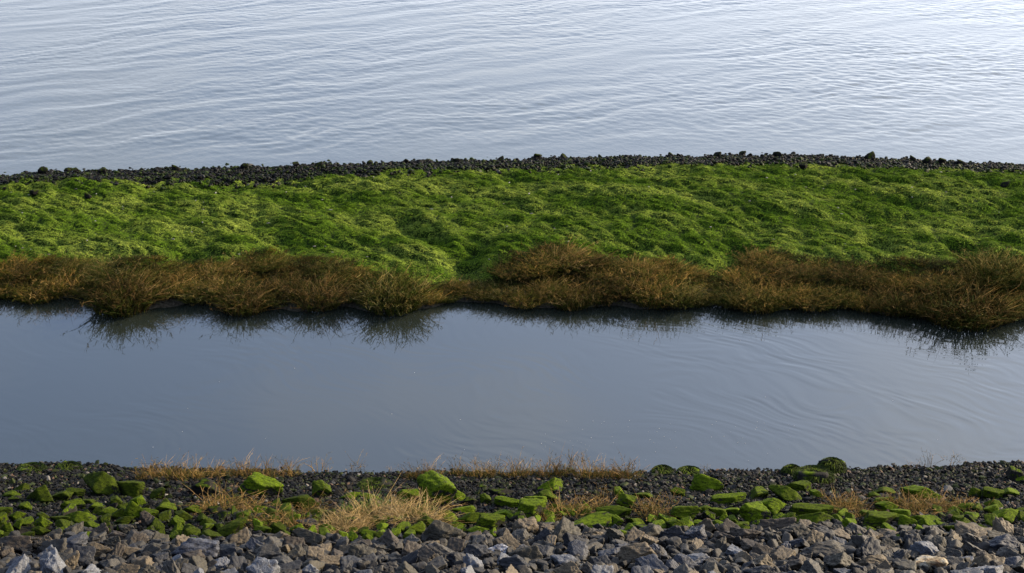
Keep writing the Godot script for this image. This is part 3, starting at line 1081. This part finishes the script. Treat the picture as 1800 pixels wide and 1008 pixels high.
		if c[5] != "":
			tag(o, c[5], "rock")
		elif c[2] > 33:
			if c[4] == "f":
				tag_near(o, "larger all-green rock", "rock", "shore", p)
			else:
				tag_near(o, "larger patchy green and grey rock", "rock", "shore", p)
		elif c[4] == "f":
			tag_near(o, "small all-green rock", "rock", "shore", p)
		else:
			tag_near(o, "small patchy green and grey rock", "rock", "shore", p)
	# --- dry rocks with a look of their own
	var marked := [
		[1632, 994, 60, 34, "rust", "rust_stone", "cream and rust-orange boulder, brightest rock of the riprap"],
		[1532, 992, 58, 26, "", "tan_stone", "flat tan slab beside the cream and rust boulder"],
		[1767, 961, 54, 26, "", "slate", "large smooth blue-grey boulder with a flat lit top"],
		[874, 973, 48, 22, "crust", "pale_stone", "knobbly rock crusted brilliant white"],
		[768, 973, 54, 27, "crust", "ash", "blue-grey boulder speckled with white crust below the olive slab"],
		[683, 1001, 42, 20, "crust", "ash", "rounded rock with a whitish blue crusted top"],
		[780, 945, 70, 38, "", "olive_stone", "largest flat olive-grey slab below the straw mound"],
		[540, 927, 42, 18, "", "dark_stone", "dark slate block wedged into the pale straw grass"],
		[544, 952, 52, 28, "", "olive_stone", "rounded olive-brown boulder just below the dark slate block"],
		[477, 980, 50, 33, "", "ash", "blocky grey boulder with a warm lit side face"],
		[344, 970, 70, 36, "crust", "slate", "long ridged blue-grey rock streaked with white"],
		[1001, 939, 27, 24, "", "pale_stone", "pale blue pyramid-shaped stone under the long green slab"],
		[1022, 1001, 20, 20, "rust", "rust_stone", "small knobbly cream stone"],
		[1121, 984, 60, 36, "", "tan_stone", "big tan-grey angular boulder with a lit broken face"],
		[1181, 945, 40, 28, "", "dark_stone", "dark blue-grey boulder beside the bright green boulder"],
		[1219, 947, 44, 32, "", "slate", "steep blue slate slab below the bright green boulder"],
		[1364, 931, 62, 24, "", "brown_stone", "long low brown rock at the foot of the green rocks"],
		[1442, 971, 78, 28, "", "ash", "longest grey ridge of rock with a lichened crest"],
		[1343, 996, 36, 28, "", "tan_stone", "upright tan stone with a warm lit face"],
		[1309, 946, 48, 28, "", "brown_stone", "brown tilted slab sloping between slate and brown rocks"],
		[32, 998, 44, 25, "", "slate", "blue-grey boulder with a pointed top below brown slab"],
		[27, 961, 60, 21, "", "brown_stone", "wide brown slab below the green rocks"],
		[171, 970, 46, 18, "", "tan_stone", "tan flat-topped slab over a dark hollow"],
		[222, 938, 36, 20, "", "olive_stone", "fan-shaped olive-brown stone among green-edged rocks"],
		[261, 920, 25, 26, "", "brown_stone", "upright brown stone with a pale tip among green rocks"],
	]
	for c in marked:
		var p := px_ground(c[0], c[1] + c[3] * 0.18)
		var s := p.distance_to(eye) / FOCAL
		var w: float = c[2] * s * 1.15
		var hgt: float = c[3] * s * 1.08
		var dep: float = clampf(hgt * 1.15, w * 0.5, w * 0.95)
		var mesh: Mesh = dry[n % 16]
		if c[4] == "crust":
			mesh = crusted[n % 2]
		elif c[4] == "rust":
			mesh = rusty
		var o := lay_rock("riprap_rock", mesh, mats[c[5]], p, Vector3(w, hgt, dep), rng.randf_range(-0.3, 0.3), Vector2(rng.randf_range(-0.15, 0.15), rng.randf_range(-0.15, 0.15)), 0.2)
		n += 1
		laid.append(Vector3(p.x, -p.z, w))
		tag(o, c[6], "rock")
	# --- the rest of the riprap: large first, then what fits between
	var tints := ["slate", "ash", "olive_stone", "brown_stone", "ash", "olive_stone", "dark_stone", "slate", "brown_stone", "tan_stone", "dark_stone", "tan_stone"]
	var said := {"slate": "blue-grey", "ash": "plain grey", "olive_stone": "olive-grey", "brown_stone": "brown", "dark_stone": "dark slate", "tan_stone": "tan", "pale_grey": "pale bluish"}
	var spare := [[], [], []]
	var sparec := [[], [], []]
	var seen := 0
	var tries := 0
	while tries < 12000:
		var f := tries / 12000.0
		tries += 1
		var big := lerpf(0.35, 0.11, pow(f, 0.36)) * rng.randf_range(0.85, 1.2)
		var x := rng.randf_range(-8.2, 8.2)
		var d := rng.randf_range(8.6, 14.2)
		var over := d - at(tab_riprap, x)
		if over > 0.0:
			continue
		var free := true
		for q in laid:
			var far: float = 0.40 * (big + q.z)
			if absf(q.x - x) < far and (q.x - x) * (q.x - x) + (q.y - d) * (q.y - d) * 1.3 < far * far:
				free = false
				break
		if not free:
			continue
		laid.append(Vector3(x, d, big))
		var p := Vector3(x, ground(x, d), -d)
		var size := Vector3(big * rng.randf_range(0.9, 1.4), big * rng.randf_range(0.42, 0.75), big * rng.randf_range(0.7, 1.0))
		var px := to_px(p)
		var tint: String = tints[rng.randi() % tints.size()]
		if over > -0.5 and tint in ["slate", "ash", "dark_stone"]:
			tint = ["olive_stone", "brown_stone", "ash", "tan_stone"][rng.randi() % 4]
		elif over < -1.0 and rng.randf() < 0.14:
			tint = "pale_grey"  # pale stone, with the sunlit look of the nearest rocks painted in
		var tilt := Vector2(rng.randfn(0, 0.28), rng.randfn(0, 0.28))
		if px.x > -20 and px.x < 1820 and px.y < 1050 and seen < 300:
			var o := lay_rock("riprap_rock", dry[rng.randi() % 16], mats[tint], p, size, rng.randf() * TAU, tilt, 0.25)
			seen += 1
			var how: String = "large" if big > 0.33 else ("medium" if big > 0.2 else "small")
			tag_near(o, "%s %s riprap rock" % [how, said[tint]], "rock", "shore", p)
		elif px.x > -500 and px.x < 2300 and px.y < 1500:
			var k := rng.randi() % 3
			var b := Basis.from_euler(Vector3(tilt.x, rng.randf() * TAU, tilt.y))
			spare[k].append(Transform3D(b.scaled_local(size), p + Vector3(0, size.y * 0.25, 0)))
			var g := rng.randf_range(0.08, 0.24)
			sparec[k].append(Color(g / 0.24, g * 0.96 / 0.24, g * 0.9 / 0.24))
	stage("riprap %d" % seen)
	# small stones under and between the rocks, colour darkened for the shade in gaps
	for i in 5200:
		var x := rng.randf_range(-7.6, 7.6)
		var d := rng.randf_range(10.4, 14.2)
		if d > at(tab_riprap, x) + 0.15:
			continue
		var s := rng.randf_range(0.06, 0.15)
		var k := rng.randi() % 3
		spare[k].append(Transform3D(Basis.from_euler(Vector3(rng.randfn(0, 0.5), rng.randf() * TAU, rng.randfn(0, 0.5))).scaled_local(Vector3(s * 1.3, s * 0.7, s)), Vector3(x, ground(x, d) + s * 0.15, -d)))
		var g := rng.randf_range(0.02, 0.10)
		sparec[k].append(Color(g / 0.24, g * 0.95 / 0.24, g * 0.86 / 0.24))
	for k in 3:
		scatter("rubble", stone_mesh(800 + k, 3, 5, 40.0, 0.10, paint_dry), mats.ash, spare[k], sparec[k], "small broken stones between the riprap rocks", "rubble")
	# --- smaller green rocks between the marked ones
	var count := 0
	tries = 0
	while tries < 5000 and count < 190:
		tries += 1
		var big := lerpf(0.20, 0.09, tries / 5000.0) * rng.randf_range(0.85, 1.2)
		var x := rng.randf_range(-7.0, 7.0)
		var rd := at(tab_riprap, x)
		var band := (0.55 if x > -1.5 else 1.0)
		var d := rd + rng.randf_range(-0.5, band + 0.45 * rng.randf())
		var free := true
		for q in laid:
			var far: float = 0.42 * (big + q.z)
			if absf(q.x - x) < far and (q.x - x) * (q.x - x) + (q.y - d) * (q.y - d) < far * far:
				free = false
				break
		var px := to_px(Vector3(x, ground(x, d), -d))
		if not free or px.x < -60 or px.x > 1860:
			continue
		laid.append(Vector3(x, d, big))
		count += 1
		var r := rng.randf()
		var list: Array = full if r < 0.55 else (half if r < 0.85 else little)
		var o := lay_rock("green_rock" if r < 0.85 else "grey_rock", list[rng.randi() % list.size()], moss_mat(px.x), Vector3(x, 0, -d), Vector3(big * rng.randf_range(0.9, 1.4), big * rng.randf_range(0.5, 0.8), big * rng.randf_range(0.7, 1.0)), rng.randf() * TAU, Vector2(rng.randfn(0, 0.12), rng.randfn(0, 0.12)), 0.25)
		if r < 0.55:
			tag_near(o, "small all-green rock", "rock", "shore", Vector3(x, 0, -d))
		elif r < 0.85:
			tag_near(o, "small patchy green and grey rock", "rock", "shore", Vector3(x, 0, -d))
		else:
			tag_near(o, "small bare grey rock", "rock", "shore", Vector3(x, 0, -d))
	stage("green rocks %d" % count)

func make_shore_grass() -> void:
	var straw := [Color(0.24, 0.15, 0.05), Color(0.30, 0.20, 0.08), Color(0.16, 0.095, 0.03), Color(0.10, 0.07, 0.018), Color(0.2, 0.125, 0.05), Color(0.07, 0.06, 0.012)]
	var pale := [Color(0.30, 0.21, 0.09), Color(0.27, 0.185, 0.08), Color(0.2, 0.135, 0.055), Color(0.34, 0.25, 0.12), Color(0.12, 0.085, 0.03)]
	var fresh := [Color(0.08, 0.17, 0.02), Color(0.12, 0.20, 0.03), Color(0.06, 0.12, 0.015)]
	var low := [Color(0.07, 0.075, 0.012), Color(0.10, 0.085, 0.02), Color(0.05, 0.055, 0.01)]
	var sm := []
	var pm := []
	var um := []
	for k in 4:
		sm.append(bush_mesh(900 + k, 60, 1.0, 0.6, 0.017, straw, 0.5, 2))
		pm.append(bush_mesh(920 + k, 520, 0.62, 1.1, 0.010, pale, 0.75, 1))
		um.append(bush_mesh(940 + k, 200, 0.35, 0.8, 0.014, low, 0.7, 0))
	var sparse := [bush_mesh(960, 16, 1.3, 0.4, 0.02, straw, 0.3, 2), bush_mesh(961, 22, 1.2, 0.5, 0.018, straw, 0.4, 2)]
	var fm := [bush_mesh(970, 150, 1.0, 0.4, 0.014, fresh, 0.3, 0), bush_mesh(971, 120, 1.0, 0.5, 0.014, fresh, 0.35, 0)]
	# pixel of the base, width in pixels, height factor, kind, label
	var list := []
	for c in [[262, 838, 40], [295, 842, 48], [330, 842, 48], [362, 840, 44], [395, 838, 48], [430, 838, 48], [466, 838, 46], [505, 836, 40], [724, 838, 36], [752, 840, 44], [800, 836, 36], [840, 836, 44], [872, 836, 40], [930, 838, 46], [962, 836, 44], [996, 836, 48], [1030, 838, 48], [1064, 838, 48], [1100, 838, 50], [905, 836, 40]]:
		list.append([c[0] + rng.randf_range(-6, 6), c[1] + rng.randf_range(-1, 5), c[2], rng.randf_range(1.1, 2.2), "straw", "golden creek-edge stalks", "tufts along the near creek edge"])
	for c in [[562, 832, 46], [625, 830, 42], [690, 832, 22], [1240, 828, 20]]:
		list.append([c[0], c[1], c[2], 1.0, "sparse", "sparse creek-edge stalks", "sparse stalks along the near creek edge"])
	list.append_array([
		[1632, 822, 34, 1.3, "sparse", "few tall dead stalks rising from the shingle over the creek", ""],
		[1600, 824, 26, 0.9, "sparse", "short bent dead stalk beside the tall dead stalks", ""],
		[1672, 818, 40, 0.8, "sparse", "faint fine stalks past the tall dead stalks", ""],
		[392, 896, 90, 0.85, "straw", "sprawling straw tuft draped over green rocks", ""],
		[440, 900, 60, 0.8, "straw", "thin straw tuft", "thin tufts among the green rocks"],
		[490, 928, 84, 0.75, "straw", "tangled straw tuft at the riprap edge next to the slate block", ""],
		[440, 926, 56, 0.7, "straw", "thin straw tuft", "thin tufts among the green rocks"],
		[548, 908, 60, 0.9, "straw", "thin straw tuft", "thin tufts among the green rocks"],
		[600, 938, 90, 0.7, "pale", "matted pale straw lying against the riprap by the slate block", ""],
		[655, 922, 120, 0.6, "pale", "broad mound of pale matted straw with green blades behind", ""],
		[725, 920, 104, 0.75, "pale", "rounded dome of pale straw beside bright green rocks", ""],
		[640, 900, 60, 0.9, "fresh", "fresh green grass blades", "fresh green grass by the straw mound"],
		[690, 896, 56, 0.8, "fresh", "fresh green grass blades", "fresh green grass by the straw mound"],
		[745, 904, 50, 0.7, "fresh", "fresh green grass blades", "fresh green grass by the straw mound"],
		[612, 905, 40, 0.7, "fresh", "fresh green grass blades", "fresh green grass by the straw mound"],
		[1000, 908, 80, 0.85, "straw", "bushy golden tuft between the half-green rock and long slab", ""],
		[962, 920, 44, 0.8, "straw", "small rusty tuft touching the riprap by the half-green rock", ""],
		[1045, 890, 50, 1.1, "sparse", "loose upright stalks", "loose stalks among the green rocks"],
		[1065, 880, 44, 1.2, "sparse", "loose upright stalks", "loose stalks among the green rocks"],
		[1150, 908, 62, 0.9, "straw", "rusty-gold tuft beside the bright green boulder", ""],
		[1178, 888, 40, 1.1, "sparse", "loose upright stalks", "loose stalks among the green rocks"],
		[1482, 900, 66, 1.0, "straw", "golden tuft beside the bright green dome", ""],
		[1512, 912, 40, 0.9, "straw", "small golden tuft at the flat-topped green rock", ""],
		[1595, 898, 70, 1.0, "straw", "rusty grass tuft", "rusty tufts before the upright slab"],
		[1640, 900, 66, 0.9, "straw", "rusty grass tuft", "rusty tufts before the upright slab"],
		[1688, 902, 60, 0.8, "straw", "straw tuft trailing from the upright green slab toward green rocks", ""],
		[1722, 900, 40, 1.0, "sparse", "loose upright stalks", "loose stalks among the green rocks"],
		[1450, 878, 30, 1.0, "sparse", "loose upright stalks", "loose stalks among the green rocks"],
		[1500, 896, 50, 1.0, "straw", "rusty grass tuft", "x"], [1462, 906, 44, 0.9, "straw", "rusty grass tuft", "x"], [1612, 908, 56, 0.8, "straw", "rusty grass tuft", "x"], [1572, 894, 50, 1.0, "straw", "rusty grass tuft", "x"], [1662, 898, 56, 0.9, "straw", "rusty grass tuft", "x"], [1022, 902, 50, 0.9, "straw", "rusty grass tuft", "x"], [1132, 900, 44, 1.0, "straw", "rusty grass tuft", "x"], [1166, 912, 44, 0.9, "straw", "rusty grass tuft", "x"], [985, 902, 50, 0.8, "straw", "rusty grass tuft", "x"], [365, 905, 50, 0.7, "straw", "thin straw tuft", "x"], [520, 932, 60, 0.6, "straw", "thin straw tuft", "x"], [1055, 900, 50, 1.0, "straw", "rusty grass tuft", "x"],
		[1700, 925, 26, 0.9, "sparse", "single bent stalks rooted in the riprap edge", ""],
	])
	for c in list:
		var p := px_ground(c[0], c[1])
		var wide: float = c[2] * p.distance_to(Vector3(0, CAM_H, 0)) / FOCAL * 0.5
		var root := Node3D.new()
		root.name = numbered("grass_tuft")
		add_child(root)
		root.position = Vector3(p.x, ground(p.x, -p.z), p.z)
		root.rotation.y = rng.randf() * TAU
		var ms: Array = {"straw": sm, "pale": pm, "sparse": sparse, "fresh": fm}[c[4]]
		root.scale = Vector3(wide, wide * c[3], wide)
		if c[6] == "":
			tag(root, c[5], "grass")
		else:
			tag_near(root, c[5], "grass", "shore", p)
		obj("stalks", ms[rng.randi() % ms.size()], mats.stalk, root)
		if c[4] in ["straw", "pale"]:
			obj("undergrowth", um[rng.randi() % 4], mats.stalk, root)

func make_small_things() -> void:
	# stones covered in dark weed at the near water's edge
	var weed := [Color(0.02, 0.03, 0.006), Color(0.035, 0.05, 0.008), Color(0.05, 0.075, 0.01), Color(0.012, 0.018, 0.005)]
	for c in [[1462, 832, 46, 34, "big round stone clad in dark weed, rising from the creek edge"], [1392, 834, 30, 20, "small weed-clad stone in the creek beside the big weedy one"], [1430, 846, 66, 30, "spreading mound of green weed between the weed-clad stones"], [1165, 834, 34, 18, "dark weedy lump at the creek edge past the golden stalks"], [1212, 834, 40, 14, "low weedy lump on the shingle's edge"], [120, 826, 40, 14, "long low weedy hump on the creek edge near bare shingle"], [55, 828, 44, 12, "flat weedy hump where the shingle meets the creek"], [660, 858, 60, 16, "dark weed patch on the shingle behind the straw mound"]]:
		var p := px_ground(c[0], c[1])
		var s := p.distance_to(Vector3(0, CAM_H, 0)) / FOCAL
		var root := Node3D.new()
		root.name = numbered("weedy_stone")
		add_child(root)
		root.position = Vector3(p.x, ground(p.x, -p.z), p.z)
		tag(root, c[4], "stone")
		var sz := Vector3(c[2] * s, c[3] * s, c[2] * s * 0.75)
		var st := obj("stone", stone_mesh(990 + c[0], 3, 6, 10.0, 0.1, paint_moss_little), mats.moss_rock, root)
		st.transform = Transform3D(Basis().scaled(sz), Vector3(0, sz.y * 0.3, 0))
		var r := RandomNumberGenerator.new()
		r.seed = c[0]
		var w := Stems.new()
		for k in 900:
			var q := Vector3(r.randfn(), absf(r.randfn()) + 0.1, r.randfn()).normalized()
			var on := Vector3(q.x * sz.x * 0.48, sz.y * 0.3 + q.y * sz.y * 0.5 - 0.01, q.z * sz.z * 0.48)
			var out := Vector3(q.x, 0.25, q.z).normalized() * r.randf_range(0.03, 0.06)
			var cc: Color = weed[r.randi() % 4]
			w.blade(on, out, Vector3(-q.z, 0.1, q.x).normalized(), Vector3(0, -r.randf_range(0.03, 0.07), 0), 0.008, lin(cc.r, cc.g, cc.b))
		obj("weed", stems_mesh(w), mats.stalk, root)
	# pale flecks: shell and straw bits on the marsh, foam on the creek
	var bit := stone_mesh(850, 1, 3, 14.0, 0.0, paint_plain, true)
	var pl := []
	var cl := []
	for i in 80:
		var x := rng.randf_range(-12.0, 12.0)
		var d := lerpf(at(tab_green, x) + 0.2, at(tab_stone, x) - 0.1, rng.randf())
		var s := rng.randf_range(0.02, 0.05)
		pl.append(Transform3D(Basis(Vector3.UP, rng.randf() * TAU).scaled_local(Vector3(s * rng.randf_range(1.0, 2.6), s * 0.4, s * 0.6)), Vector3(x, ground(x, d) + 0.05, -d)))
		var g := rng.randf_range(0.08, 0.26)
		cl.append(lin(g, g * 0.94, g * 0.82))
	scatter("drift_litter", bit, mats.litter, pl, cl, "pale shell and straw bits strewn over the green marsh", "litter")
	pl = []
	cl = []
	for i in 80:
		var q := px_plane(rng.randf_range(930, 1400), rng.randf_range(740, 812) , 0.0) if i < 65 else px_plane(rng.randf_range(0, 1800), rng.randf_range(580, 810), 0.0)
		var s := rng.randf_range(0.006, 0.014)
		pl.append(Transform3D(Basis().scaled(Vector3(s, s * 0.5, s)), Vector3(q.x, 0.002, q.z)))
		cl.append(Color(1, 1, 1))
	scatter("foam", bit, mats.litter, pl, cl, "tiny white foam flecks drifting on the creek", "foam")

func no_colour(_x: float, _d: float, _h: float) -> Color:
	return Color.WHITE
